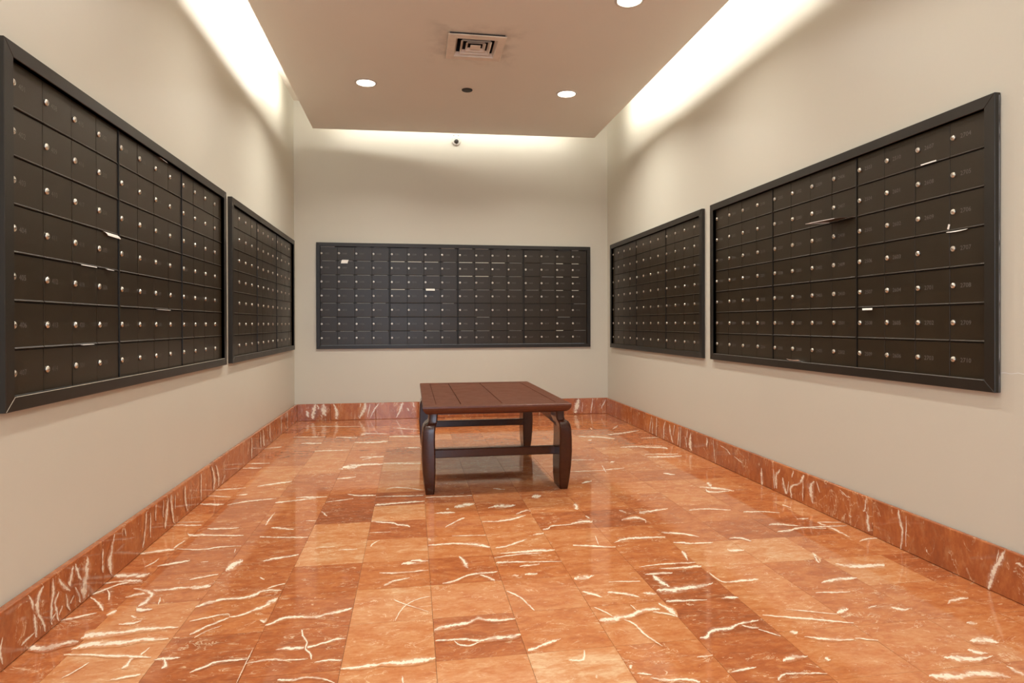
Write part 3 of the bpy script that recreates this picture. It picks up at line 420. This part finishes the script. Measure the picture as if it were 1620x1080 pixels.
def floor():
    bm = bmesh.new(); bx(bm, XL, XR, YF-0.12, YB, -0.06, -0.006)
    fl = structure(new_obj('floor', bm, MAT['grout']))
    bm = bmesh.new(); bx(bm, XL, XR, YF-0.12, 0.95, -0.006, 0.0)
    s = new_obj('floor_slab', bm, MAT['marble'], fl); s.color = (0.55, 0.3, 0.6, 1)
    meshes = {}
    owner = {}
    for v in FLOOR_VEINS:
        m = v[len(v)//2]
        x, y = (m[0]+m[2])/2000, (m[1]+m[3])/2000
        if len(v) == 2: x, y = sum(p[0]+p[2] for p in v)/4000, sum(p[1]+p[3] for p in v)/4000
        owner.setdefault((math.floor((x-0.06)/TS), math.floor((y-1.70)/TS)+1), []).append(v)
    for c in range(-5, 8):
        for r in range(-2, 19):
            x0, x1 = max(0.06+c*TS, XL), min(0.06+(c+1)*TS, XR)
            y0, y1 = 1.45+r*TS, min(1.45+(r+1)*TS, YB)
            key = (round(x1-x0, 4), round(y1-y0, 4))
            if key not in meshes:
                bm = bmesh.new(); hx, hy, g = key[0]/2, key[1]/2, 0.0005
                bx(bm, -hx+g, hx-g, -hy+g, hy-g, -0.0055, 0)
                me = bpy.data.meshes.new('tile'); bm.to_mesh(me); bm.free(); me.materials.append(MAT['marble']); meshes[key] = me
            t = bpy.data.objects.new('tile', meshes[key]); COL.objects.link(t); t.parent = fl
            t.location = ((x0+x1)/2, (y0+y1)/2, rng.uniform(-0.0003, 0.0))
            tone = TONES.get((c, r), rng.choice((.34, .40, .45, .50, .56, .62)))
            t.color = (tone, rng.random(), rng.uniform(0.4, 0.9) if r < 9 else rng.uniform(0.7, 1.0), 1)
            if (c, r) in owner:
                bm = bmesh.new()
                for k, v in enumerate(owner[(c, r)]):
                    ribbon(bm, v, lambda a, b, l: (a-t.location.x, b-t.location.y, 0.0004+0.00005*k+l-t.location.z))
                new_obj('vein', bm, MAT['vein'], t).color = t.color
floor()

BBH = 0.158
THL, THB, THR = 0.026, 0.018, 0.021         # how far the three runs stand off their walls
def baseboard(name, length, loc, rot, cuts, veins, put_local, thick):
    """a run of marble slabs; local x along the wall, local -y towards the room"""
    bm = bmesh.new(); bx(bm, 0.002, length-0.002, -0.004, 0.0, 0.001, BBH-0.004)
    b = structure(new_obj(name, bm, MAT['grout'])); b.location = loc; b.rotation_euler = (0, 0, rot)
    cuts = [0.0]+list(cuts)+[length]
    slabs = []
    for i, (a, c) in enumerate(zip(cuts, cuts[1:])):
        bm = bmesh.new(); bx(bm, a+0.0006, c-0.0006, -thick, -0.004, 0.0006, BBH); bevel(bm, 0.0028)
        s = new_obj('marble_slab', bm, MAT['marble_base'], b)
        s.color = (rng.choice((.25, .30, .36, .41)), rng.random(), rng.uniform(0.5, 1.0), 1)
        slabs.append((a, c, s))
    for k, v in enumerate(veins):
        x = sum(put_local(p[0]/1000)+put_local(p[2]/1000) for p in v)/(2*len(v))
        for a, c, s in slabs:
            if a <= x < c:
                bm = bmesh.new()
                ribbon(bm, v, lambda q, z, l: (put_local(q), -thick-0.0002-0.00004*k-l, min(max(z, 0.001), BBH-0.001)))
                new_obj('vein', bm, MAT['vein_base'], s).color = s.color
                break
def spaced(length, first, step):
    out = []; x = first
    while x < length-0.05: out.append(x); x += step
    return out
baseboard('baseboard_left', YB-YF, (XL, YF, 0), PI/2, [1.2, 2.0, 2.8, 3.38, 3.66, 3.98, 4.55, 5.1, 5.9, 6.8], LEFT_VEINS, lambda y: y-YF, THL)
baseboard('baseboard_back', XR-XL-THL-THR, (XL+THL, YB, 0), 0.0, [0.30, 0.72, 1.12, 1.75, 2.3, 2.7], BACK_VEINS, lambda x: x-XL-THL, THB)
baseboard('baseboard_right', YB-YF, (XR, YB, 0), -PI/2, [0.75, 1.10, 1.75, 2.25, 2.97, 3.73, 4.5, 5.3, 6.1], RIGHT_VEINS, lambda y: YB-y, THR)

# ------------------------------------------------------------------ mailbox banks
CW, RH, UP = 0.1602, 0.1335, 0.6522
def make_lock_mesh():
    bm = bmesh.new()
    lathe(bm, [(0.0100, 0.0), (0.0100, 0.0035), (0.0090, 0.0050), (0.0070, 0.0058), (0.0065, 0.0054)], 16, 'y')
    lathe(bm, [(0.0062, 0.0050), (0.0058, 0.0062), (0.0030, 0.0068)], 12, 'y', mi=0)
    bx(bm, -0.0009, 0.0009, -0.0071, -0.0050, -0.0038, 0.0038, 1)
    me = bpy.data.meshes.new('lock'); bm.normal_update(); bm.to_mesh(me); bm.free()
    me.materials.append(MAT['lock']); me.materials.append(MAT['slot'])
    for p in me.polygons: p.use_smooth = p.material_index == 0
    return me
LOCK = make_lock_mesh()
def make_door_mesh():
    bm = bmesh.new()
    w, h = CW-0.0020, RH-0.0036
    bx(bm, -w/2, w/2, 0.0, 0.003, -h/2, h/2); bevel(bm, 0.0007)
    # folded lip along the lower edge
    A = [bm.verts.new((x, y, z)) for x in (-w/2+0.0008, w/2-0.0008) for y, z in ((0.0004, -h/2+0.0058), (-0.0034, -h/2+0.0020), (-0.0034, -h/2), (0.0004, -h/2))]
    for k in range(4): bm.faces.new((A[k], A[(k+1) % 4], A[4+(k+1) % 4], A[4+k]))
    bm.faces.new(A[:4]); bm.faces.new(A[4:]); bmesh.ops.recalc_face_normals(bm, faces=bm.faces)
    me = bpy.data.meshes.new('mailbox_door'); bm.normal_update(); bm.to_mesh(me); bm.free(); me.materials.append(MAT['door'])
    return me
DOOR = make_door_mesh()
TXT = {}
def number_mesh(s):
    if s not in TXT:
        cu = bpy.data.curves.new('n', 'FONT'); cu.body = s; cu.size = 0.0225; cu.resolution_u = 2; cu.align_x = 'LEFT'; cu.align_y = 'CENTER'
        cu.space_character = 1.0
        o = bpy.data.objects.new('n', cu); COL.objects.link(o)
        bpy.context.view_layer.update()
        me = bpy.data.meshes.new_from_object(o.evaluated_get(bpy.context.evaluated_depsgraph_get()))
        bpy.data.objects.remove(o); bpy.data.curves.remove(cu)
        for v in me.vertices: v.co = (v.co.x, 0.0, v.co.y)
        me.materials.clear(); me.materials.append(MAT['print']); me.name = 'number'
        TXT[s] = me
    return TXT[s]

GLINT_BACK = [  # painted sliver of light along the top of each door of the back bank: 0 none, 1 faint, 2 half, 3 long and bright
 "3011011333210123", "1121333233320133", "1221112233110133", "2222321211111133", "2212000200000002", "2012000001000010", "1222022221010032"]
def unit_number(kind, n):
    if kind == 'right':
        k = 187+n; return f'{(k-1)//10+1}{(k-1)%10+1:02d}'
    if kind == 'right far':
        k = 102+n; return f'{(k-1)//10+1}{(k-1)%10+1:02d}'
    if kind == 'back':
        return f'{10+n//14}{n%14+1:02d}'
    if kind == 'left near': return f'{4+n//20}{n%20+1:02d}'
    return f'{8+n//21}{n%21+1:02d}'

LABELS = {
 'left near': 'long dark mailbox bank on the left wall, nearer the doorway, larger in view',
 'left far': 'dark mailbox bank on the left wall, the one beside the back corner',
 'back': 'wide dark grey mailbox bank of four units on the back wall',
 'right far': 'dark mailbox bank on the right wall, the one beside the back corner',
 'right near': 'large dark mailbox bank on the right wall with a magazine jutting out',
}
ROOT = {}
def bank(nm, org, rot, sc, l0, f0, f1, units, bar):
    e = empty('mailbox_bank', LABELS[nm], 'mailboxes', org, rot, 'mailbox banks set into the walls')
    e.scale = (sc, sc, sc); ROOT[nm] = e
    hug = {'left': 0.0068, 'right': 0.0046, 'back': -0.0003}[nm.split()[0]]      # back of the frame, against the wall
    d0 = l0-0.0155                               # left edge of the first column of doors
    # carcass set into the wall opening
    bm = bmesh.new(); bx(bm, 0.034, f1-0.034, 0.0045, 0.075, 0.034, BH-0.034)
    new_obj('cabinet_body', bm, MAT['void'], e)
    # four mitred frame bars standing proud of the wall
    o = [(f0, 0.0), (f1, 0.0), (f1, BH), (f0, BH)]
    i_ = [(f0+bar, bar-0.002), (f1-bar, bar-0.002), (f1-bar, BH-bar), (f0+bar, BH-bar)]
    for k in range(4):
        bm = bmesh.new(); q = (k+1) % 4
        a, b, c, d = o[k], o[q], i_[q], i_[k]
        fr = [bm.verts.new((p[0], -0.018, p[1])) for p in (a, b, c, d)]
        bk = [bm.verts.new((p[0], z, p[1])) for p, z in ((a, hug), (b, hug), (c, hug), (d, hug))]
        bm.faces.new(fr); bm.faces.new(list(reversed(bk)))
        for j in range(4): bm.faces.new((fr[j], bk[j], bk[(j+1) % 4], fr[(j+1) % 4]))
        bmesh.ops.recalc_face_normals(bm, faces=bm.faces); bevel(bm, 0.0014)
        new_obj('frame_bar', bm, MAT['frame'], e)
        # inner return of the bar, back to the doors
        bm = bmesh.new(); t = 0.003
        if k == 0: bx(bm, f0+bar-t, f1-bar+t, -0.0155, 0.0045, bar-0.002-t, bar-0.002)
        if k == 2: bx(bm, f0+bar-t, f1-bar+t, -0.0155, 0.0045, BH-bar, BH-bar+t)
        if k == 1: bx(bm, f1-bar, f1-bar+t, -0.0155, 0.0045, bar, BH-bar)
        if k == 3: bx(bm, f0+bar-t, f0+bar, -0.0155, 0.0045, bar, BH-bar)
        new_obj('frame_return', bm, MAT['frame'], e)
    for u in range(units-1):
        x = d0+u*UP+4*CW+(UP-4*CW)/2
        bm = bmesh.new(); bx(bm, x-0.0028, x+0.0028, -0.0035, 0.0045, bar, BH-bar)
        new_obj('divider', bm, MAT['frame'], e)
    zc = lambda r: 0.9005-RH*r
    for c in range(units*4):
        for r in range(7):
            x = d0+(c//4)*UP+(c % 4)*CW+CW/2
            d = bpy.data.objects.new('mailbox_door', DOOR); COL.objects.link(d); d.parent = e
            tilt = rng.uniform(-0.004, 0.006)
            d.location = (x, 0.0005+rng.uniform(-0.0006, 0.0006), zc(r)); d.rotation_euler = (tilt, 0, rng.uniform(-0.003, 0.003))
            k = bpy.data.objects.new('lock', LOCK); COL.objects.link(k); k.parent = d
            k.location = (-CW/2+0.0155+rng.uniform(-0.0006, 0.0006), 0.0, 0.0025+rng.uniform(-0.0006, 0.0006)); k.rotation_euler = (0, rng.choice((0, 0, 0, 0.5, 1.57, -0.4)), 0)
            kind = {'right near': 'right'}.get(nm, nm)
            if not (nm == 'right near' and (c, r) == (10, 3)):
                t = bpy.data.objects.new('number', number_mesh(unit_number(kind, c*7+r))); COL.objects.link(t); t.parent = d
                t.location = (-CW/2+0.0435, -0.0004, 0.001)
            if nm == 'back' and GLINT_BACK[r][c] != '0':
                wv = GLINT_BACK[r][c]
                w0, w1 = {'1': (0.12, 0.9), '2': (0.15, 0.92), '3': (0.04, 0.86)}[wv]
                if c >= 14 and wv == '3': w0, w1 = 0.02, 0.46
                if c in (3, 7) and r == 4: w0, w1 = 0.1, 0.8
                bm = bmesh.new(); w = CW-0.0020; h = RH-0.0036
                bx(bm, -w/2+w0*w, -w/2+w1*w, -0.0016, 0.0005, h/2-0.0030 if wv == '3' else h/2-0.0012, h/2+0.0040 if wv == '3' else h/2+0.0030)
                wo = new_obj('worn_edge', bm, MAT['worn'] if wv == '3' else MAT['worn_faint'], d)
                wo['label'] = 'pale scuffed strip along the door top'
    return e
for spec in BANK_SPEC: bank(*spec)
# pale strips painted as light caught on the lower frame edges
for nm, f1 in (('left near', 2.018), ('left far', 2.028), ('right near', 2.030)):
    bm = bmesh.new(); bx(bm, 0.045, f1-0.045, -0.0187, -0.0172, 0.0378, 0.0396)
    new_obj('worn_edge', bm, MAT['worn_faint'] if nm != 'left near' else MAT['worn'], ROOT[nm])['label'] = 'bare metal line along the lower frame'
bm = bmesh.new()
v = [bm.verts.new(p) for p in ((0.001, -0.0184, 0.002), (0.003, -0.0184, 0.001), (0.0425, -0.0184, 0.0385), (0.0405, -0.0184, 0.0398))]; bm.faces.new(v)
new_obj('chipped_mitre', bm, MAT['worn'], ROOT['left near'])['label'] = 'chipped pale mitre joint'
# torn white caulk where the frames of the two near banks meet the wall
def caulk(nm, x0, x1):
    bm = bmesh.new(); r2 = random.Random(3); prev = None; z = -0.004
    while z < BH+0.003:
        w = r2.uniform(0.0008, 0.0045)
        a = (bm.verts.new((x0, -0.0015, z)), bm.verts.new((x0+(x1-x0)*w/0.004, -0.0015, z)))
        if prev: bm.faces.new((prev[0], prev[1], a[1], a[0]))
        prev = a; z += r2.uniform(0.012, 0.04)
    new_obj('caulk_bead', bm, MAT['caulk'], ROOT[nm])
caulk('left near', 0.0, -0.0032)
caulk('right near', 2.030, 2.0316)

# ------------------------------------------------------------------ wooden table
TX0, TX1, TY0, TY1, TH = 0.054, 0.858, 3.335, 4.665, 0.473
def table():
    cx, cy = (TX0+TX1)/2, (TY0+TY1)/2
    e = empty('coffee_table', 'low dark reddish brown wooden table with bowed legs standing on the marble floor', 'table', (cx, cy, 0))
    hx, hy = (TX1-TX0)/2, (TY1-TY0)/2
    prof = [(0.042, 0.0), (0.003, 0.0), (0.0, -0.003), (-0.001, -0.012), (0.003, -0.024), (0.011, -0.036), (0.022, -0.044), (0.042, -0.044)]   # inset from the rim, drop below the top
    bwx, bwy = 0.070, 0.075
    def rail(side):
        bm = bmesh.new()
        secs = []
        for end in (-1, 1):
            row = []
            for k, (ins, dz) in enumerate(prof):
                inner = k in (0, len(prof)-1)
                ix = bwx if inner else ins; iy = bwy if inner else ins
                if side in ('front', 'back'):
                    s = -1 if side == 'front' else 1
                    p = (end*(hx-ix), s*(hy-iy), TH+dz)
                else:
                    s = -1 if side == 'left' else 1
                    p = (s*(hx-ix), end*(hy-iy), TH+dz)
                row.append(bm.verts.new(p))
            secs.append(row)
        a, b = secs; n = len(prof)
        for k in range(n): bm.faces.new((a[k], a[(k+1) % n], b[(k+1) % n], b[k]))
        bm.faces.new(a); bm.faces.new(list(reversed(b)))
        bmesh.ops.recalc_face_normals(bm, faces=bm.faces)
        new_obj('top_rail', bm, MAT['wood_top'], e)
    for s in ('front', 'back', 'left', 'right'): rail(s)
    xs = [-hx+bwx, 0.26-cx, 0.488-cx, hx-bwx]
    for a, b in zip(xs, xs[1:]):
        bm = bmesh.new(); bx(bm, a+0.0020, b-0.0020, -hy+bwy+0.001, hy-bwy-0.001, TH-0.020, TH-0.0012); bevel(bm, 0.0016)
        new_obj('plank', bm, MAT['wood_top'], e)
    # recessed waist under the top
    bm = bmesh.new()
    wx, wy = hx-0.040, hy-0.040
    slab_with_holes(bm, -wx, wx, -wy, wy, TH-0.050, TH-0.0435, [(-wx+0.02, wx-0.02, -wy+0.02, wy-0.02)], lambda a, b, t: (a, b, t))
    new_obj('waist', bm, MAT['wood'], e)
    # legs: outer faces bow out below the waist and draw in again at the foot
    def leg(sx, sy):
        bm = bmesh.new()
        # z, outer offset in x (inwards positive), width in x, outer offset in y, depth in y
        st = [(0.000, 0.013, 0.046, 0.028, 0.150), (0.012, 0.011, 0.049, 0.026, 0.158), (0.06, 0.004, 0.060, 0.020, 0.166), (0.13, -0.003, 0.069, 0.012, 0.170), (0.21, -0.007, 0.072, 0.008, 0.168),
              (0.28, -0.006, 0.069, 0.007, 0.164), (0.335, -0.003, 0.067, 0.007, 0.162), (0.358, 0.002, 0.064, 0.010, 0.162), (0.372, 0.012, 0.058, 0.018, 0.160),
              (0.380, 0.026, 0.048, 0.030, 0.150), (0.393, 0.031, 0.046, 0.034, 0.148), (0.428, 0.031, 0.048, 0.034, 0.150)]
        rings = []
        for z, ox, wx_, oy, dy in st:
            X1, X0 = hx-ox, hx-ox-wx_
            Y1, Y0 = hy-oy, hy-oy-dy
            b = min(0.011, wx_*0.24)
            pts = [(X1-b, Y1), (X1-b*0.3, Y1-b*0.3), (X1, Y1-b), (X1, Y0+b*0.6), (X1-b*0.6, Y0), (X0+b*0.5, Y0), (X0, Y0+b*0.5), (X0, Y1-b*0.6), (X0+b*0.6, Y1)]
            rings.append([bm.verts.new((sx*x, sy*y, z)) for x, y in pts])
        n = 9
        for a, b in zip(rings, rings[1:]):
            for k in range(n): bm.faces.new((a[k], a[(k+1) % n], b[(k+1) % n], b[k]))
        bm.faces.new(rings[0]); bm.faces.new(rings[-1])
        bmesh.ops.recalc_face_normals(bm, faces=bm.faces)
        o = new_obj('leg', bm, MAT['wood'], e)
        for p in o.data.polygons: p.use_smooth = True
        o.data.set_sharp_from_angle(angle=math.radians(32))
    for sx in (-1, 1):
        for sy in (-1, 1): leg(sx, sy)
    # deep side aprons with an arched lower edge
    for sx in (-1, 1):
        bm = bmesh.new(); L = hy-0.10
        low = [(L*k/10, 0.340+0.026*(1-abs(k/10)**3)*0.5 if abs(k) < 10 else 0.336) for k in range(-10, 11)]
        xa, xb = hx-0.042, hx-0.066
        A = [bm.verts.new((sx*xa, y, z)) for y, z in low]; B = [bm.verts.new((sx*xb, y, z)) for y, z in low]
        A2 = [bm.verts.new((sx*xa, y, TH-0.0445)) for y, z in low]; B2 = [bm.verts.new((sx*xb, y, TH-0.0445)) for y, z in low]
        for k in range(20):
            for p, q in ((A, A2), (A2, B2), (B2, B), (B, A)): bm.faces.new((p[k], p[k+1], q[k+1], q[k]))
        bm.faces.new((A[0], A2[0], B2[0], B[0])); bm.faces.new((A[-1], A2[-1], B2[-1], B[-1]))
        bmesh.ops.recalc_face_normals(bm, faces=bm.faces)
        new_obj('apron', bm, MAT['wood'], e)
    for sy in (-1, 1):
        bm = bmesh.new(); y = sy*(hy-0.150)
        bx(bm, -hx+0.04, hx-0.04, y-0.016, y+0.016, 0.171, 0.217); bevel(bm, 0.004)
        new_obj('stretcher', bm, MAT['wood'], e)
table()

# ------------------------------------------------------------------ ceiling fittings
def downlight(i, x, y, label):
    e = empty('downlight', label, 'ceiling light', (x, y, CZ), group='round downlights in the dropped ceiling')
    bm = bmesh.new()
    lathe(bm, [(0.066, -0.004), (0.069, -0.0075), (0.080, -0.005), (0.083, 0.0)], 40, 'z', caps=False)
    for p in bm.faces: p.smooth = True
    new_obj('trim_ring', bm, MAT['white_plastic'], e)
    bm = bmesh.new(); lathe(bm, [(0.0675, -0.0005), (0.0675, -0.0035), (0.05, -0.0055)], 40, 'z')
    new_obj('lens', bm, MAT['lens'], e)
downlight(0, *DOWNLIGHTS[0], 'round lit downlight left of the dark ceiling disc')
downlight(1, *DOWNLIGHTS[1], 'round lit downlight right of the dark ceiling disc')
downlight(2, *DOWNLIGHTS[2], 'round lit downlight cut by the top edge of the photo')

def vent():
    X, Y = 0.404, 4.015
    e = empty('air_vent', 'square grimy ceiling air vent with nested rings', 'air vent', (X, Y, CZ), -0.005)
    def ring(b0, z0, b1, z1, t=0.004):
        bm = bmesh.new()
        lo = [(-b0, -b0), (b0, -b0), (b0, b0), (-b0, b0)]; hi = [(-b1, -b1), (b1, -b1), (b1, b1), (-b1, b1)]
        rows = []
        for base, z in ((lo, z0), (hi, z1)):
            rows.append([bm.verts.new((x, y, z)) for x, y in base])
            rows.append([bm.verts.new((x*(1-t/abs(x)), y*(1-t/abs(y)), z)) for x, y in base])
        a, ai, c, ci = rows
        for k in range(4):
            q = (k+1) % 4
            for p in ((a, c), (c, ci), (ci, ai), (ai, a)): bm.faces.new((p[0][k], p[0][q], p[1][q], p[1][k]))
        bmesh.ops.recalc_face_normals(bm, faces=bm.faces)
        return bm
    # flange: a flat frame that stands just off the plaster
    bm = bmesh.new()
    slab_with_holes(bm, -0.180, 0.180, -0.180, 0.180, -0.019, -0.012, [(-0.132, 0.132, -0.132, 0.132)], lambda a, b, t: (a, b, t)); bevel(bm, 0.002)
    new_obj('flange', bm, MAT['vent'], e)
    bm = bmesh.new(); slab_with_holes(bm, -0.170, 0.170, -0.170, 0.170, -0.012, -0.0005, [(-0.142, 0.142, -0.142, 0.142)], lambda a, b, t: (a, b, t))  # dark strip standing in for the shadow behind the flange
    new_obj('flange_gasket', bm, MAT['duct'], e)
    for k, (b0, b1) in enumerate(((0.134, 0.120), (0.097, 0.082), (0.063, 0.050))):
        new_obj('louver_ring', ring(b0, -0.020+0.003*k, b1, 0.006, 0.003), MAT['vent'], e)
    bm = bmesh.new(); bx(bm, -0.033, 0.033, -0.033, 0.033, -0.014, -0.010); bevel(bm, 0.002)
    new_obj('center_plate', bm, MAT['vent'], e)
    bm = bmesh.new()
    fs = bx(bm, -0.144, 0.144, -0.144, 0.144, 0.001, 0.12); bm.faces.remove(fs[0])
    new_obj('duct_box', bm, MAT['duct'], e)
vent()

bm = bmesh.new(); lathe(bm, [(0.041, 0.0), (0.041, -0.004), (0.037, -0.007), (0.018, -0.009)], 32, 'z')
o = new_obj('ceiling_disc', bm, MAT['black_plastic']); o.location = (0.418, 4.783, CZ-0.0003)
tag(o, 'small flat black disc on the ceiling behind the air vent', 'ceiling cover')

def security_camera():
    e = empty('security_camera', 'small white eyeball security camera on the back wall under the ceiling edge', 'camera', (0.427, YB-0.0005, 2.682))
    bm = bmesh.new(); lathe(bm, [(0.042, 0.0), (0.043, 0.012), (0.039, 0.024), (0.031, 0.029), (0.029, 0.024)], 36, 'y')
    new_obj('housing', bm, MAT['white_plastic'], e, True)
    bm = bmesh.new()
    bmesh.ops.create_uvsphere(bm, u_segments=24, v_segments=16, radius=0.026)
    for f in bm.faces: f.material_index = 0
    o = new_obj('eyeball', bm, MAT['white_plastic'], e, True); o.location = (0, -0.022, 0)
    bm = bmesh.new()
    lathe(bm, [(0.021, 0.0), (0.0205, 0.010), (0.015, 0.0135), (0.006, 0.015)], 24, 'y')
    l = new_obj('lens', bm, MAT['dark_glass'], o, True); l.rotation_euler = (0.30, 0, 0); l.location = (0, -0.0135, -0.0075)
    for s in (-1, 1):
        bm = bmesh.new(); lathe(bm, [(0.0045, 0.0), (0.004, 0.002), (0.002, 0.003)], 10, 'y')
        n = new_obj('screw', bm, MAT['slot'], e); n.location = (0.022*s, 0, 0.058)
security_camera()

# ------------------------------------------------------------------ mail sticking out of the doors
def sheet(name, nm, x, z, w, out, droop, label, cat='paper', mat='paper', skew=0.0, curl=0.0, yaw=0.0, n=6, group='letters stuck in the mailbox doors'):
    """a thin bent sheet: local x along the wall, out of a door seam at height z"""
    bm = bmesh.new(); rows = []
    th = 0.0008
    for i in range(n+1):
        t = i/n
        y = -0.001-out*(t-0.18*t*t*min(1, abs(droop)/max(out, 1e-4)))
        dz = -droop*t*t
        row = []
        for j in range(5):
            s = j/4-0.5
            row.append((w*s+skew*t, y+yaw*s*t*w, dz+curl*(s*s)*t))
        rows.append(row)
    top = [[bm.verts.new((a, b, c+th/2)) for a, b, c in r] for r in rows]; bot = [[bm.verts.new((a, b, c-th/2)) for a, b, c in r] for r in rows]
    for i in range(n):
        for j in range(4):
            bm.faces.new((top[i][j], top[i+1][j], top[i+1][j+1], top[i][j+1])); bm.faces.new((bot[i][j], bot[i][j+1], bot[i+1][j+1], bot[i+1][j]))
    edge = [(0, j) for j in range(5)]+[(i, 4) for i in range(1, n+1)]+[(n, j) for j in range(3, -1, -1)]+[(i, 0) for i in range(n-1, 0, -1)]
    for a, b in zip(edge, edge[1:]+edge[:1]): bm.faces.new((top[a[0]][a[1]], top[b[0]][b[1]], bot[b[0]][b[1]], bot[a[0]][a[1]]))
    bmesh.ops.recalc_face_normals(bm, faces=bm.faces)
    o = new_obj(name, bm, MAT[mat])
    r = ROOT[nm]
    bpy.context.view_layer.update()
    o.matrix_world = r.matrix_world @ Matrix.Translation((x, 0, z))
    tag(o, label, cat, group)
    return o
Z = lambda rel, s=1.0: (rel+0.236*s)/s           # height relative to the lens -> bank's own height
lx = lambda y: y-LNX
rx = lambda y: 3.846-y/SR
sheet('paper_slip', 'left near', lx(2.483), Z(0.331), 0.10, 0.009, 0.012, 'white paper corner in the left near bank, third seam from its top', skew=0.02)
sheet('paper_slip', 'left near', lx(2.327), Z(0.200), 0.105, 0.005, 0.003, 'thin white paper edge in the left near bank, wider of two in its middle seam')
sheet('paper_slip', 'left near', lx(2.472), Z(0.199), 0.05, 0.009, 0.003, 'short white paper edge in the left near bank, by the first divider')
sheet('paper_slip', 'left near', lx(2.972), Z(0.064), 0.14, 0.008, 0.001, 'pale envelope edge in the second unit of the left near bank')
sheet('paper_slip', 'left near', lx(2.31), Z(-0.067), 0.075, 0.010, 0.001, 'white paper edge in the lowest seam of the left near bank')
sheet('paper_scrap', 'left near', lx(2.967), 0.962, 0.05, 0.012, 0.008, 'torn white paper scrap under the top frame of the left near bank', skew=0.01)
sheet('paper_slip', 'right near', rx(2.122), Z(0.611, SR), 0.072, 0.009, 0.006, 'curved white paper edge in the topmost seam of the right near bank', skew=0.01)
sheet('paper_slip', 'right near', rx(1.992), Z(0.332, SR), 0.085, 0.006, 0.004, 'long white paper edge in the right near bank beside the frame', curl=0.01)
sheet('paper_slip', 'right near', rx(2.447), Z(0.062, SR), 0.06, 0.012, 0.008, 'white paper corner in the right near bank beside its second divider', skew=0.012)
sheet('paper_scrap', 'right near', rx(2.957), 0.040, 0.10, 0.024, -0.006, 'curled white paper scrap lying on the lower frame of the right near bank', curl=0.015)
sheet('paper_slip', 'back', -0.622+0.89, 0.843, 0.062, 0.014, 0.034, 'white letter hanging out of the first unit of the back bank', skew=-0.012)
sheet('envelope', 'back', 0.170+0.89, Z(0.338), 0.085, 0.045, 0.020, 'white envelope corner jutting out of the second unit of the back bank', skew=0.004, cat='envelope')
# small white sticker stuck to a door
bm = bmesh.new(); bx(bm, -0.004, 0.004, -0.0006, 0, -0.009, 0.009); o = new_obj('sticker', bm, MAT['paper'])
bpy.context.view_layer.update()
o.matrix_world = ROOT['right near'].matrix_world @ Matrix.Translation((rx(2.029), -0.0012, Z(0.351, SR))) @ Matrix.Rotation(0.3, 4, 'Y')
tag(o, 'tiny white sticker on a door above the long paper edge of the right near bank', 'sticker')
sheet('magazine', 'right near', rx(2.615), Z(0.474, SR), 0.165, 0.075, 0.001, 'dark magazine jutting out of the second unit of the right near bank', 'magazine', 'magazine', skew=-0.05, yaw=0.18, group=None)
bm = bmesh.new(); ps = []
for i in range(7):
    t = i/6; ps.append((-0.0825-0.05*t, -0.001-0.075*t*0.99+0.18*-0.5*t*0.165))
for i in range(1, 6):
    t = i/5; ps.append((-0.1325+0.165*t, -0.076+0.18*(t-0.5)*0.165))
vs = [[bm.verts.new((x, y, z)) for z in (-0.0030, -0.0006)]+[bm.verts.new((x+0.001, y+0.001, z)) for z in (-0.0030, -0.0006)] for x, y in ps]
for a, b in zip(vs, vs[1:]):
    for i, j in ((0, 1), (1, 3), (3, 2), (2, 0)): bm.faces.new((a[i], b[i], b[j], a[j]))
bmesh.ops.recalc_face_normals(bm, faces=bm.faces)
new_obj('page_edge', bm, MAT['paper'], bpy.data.objects['magazine'])
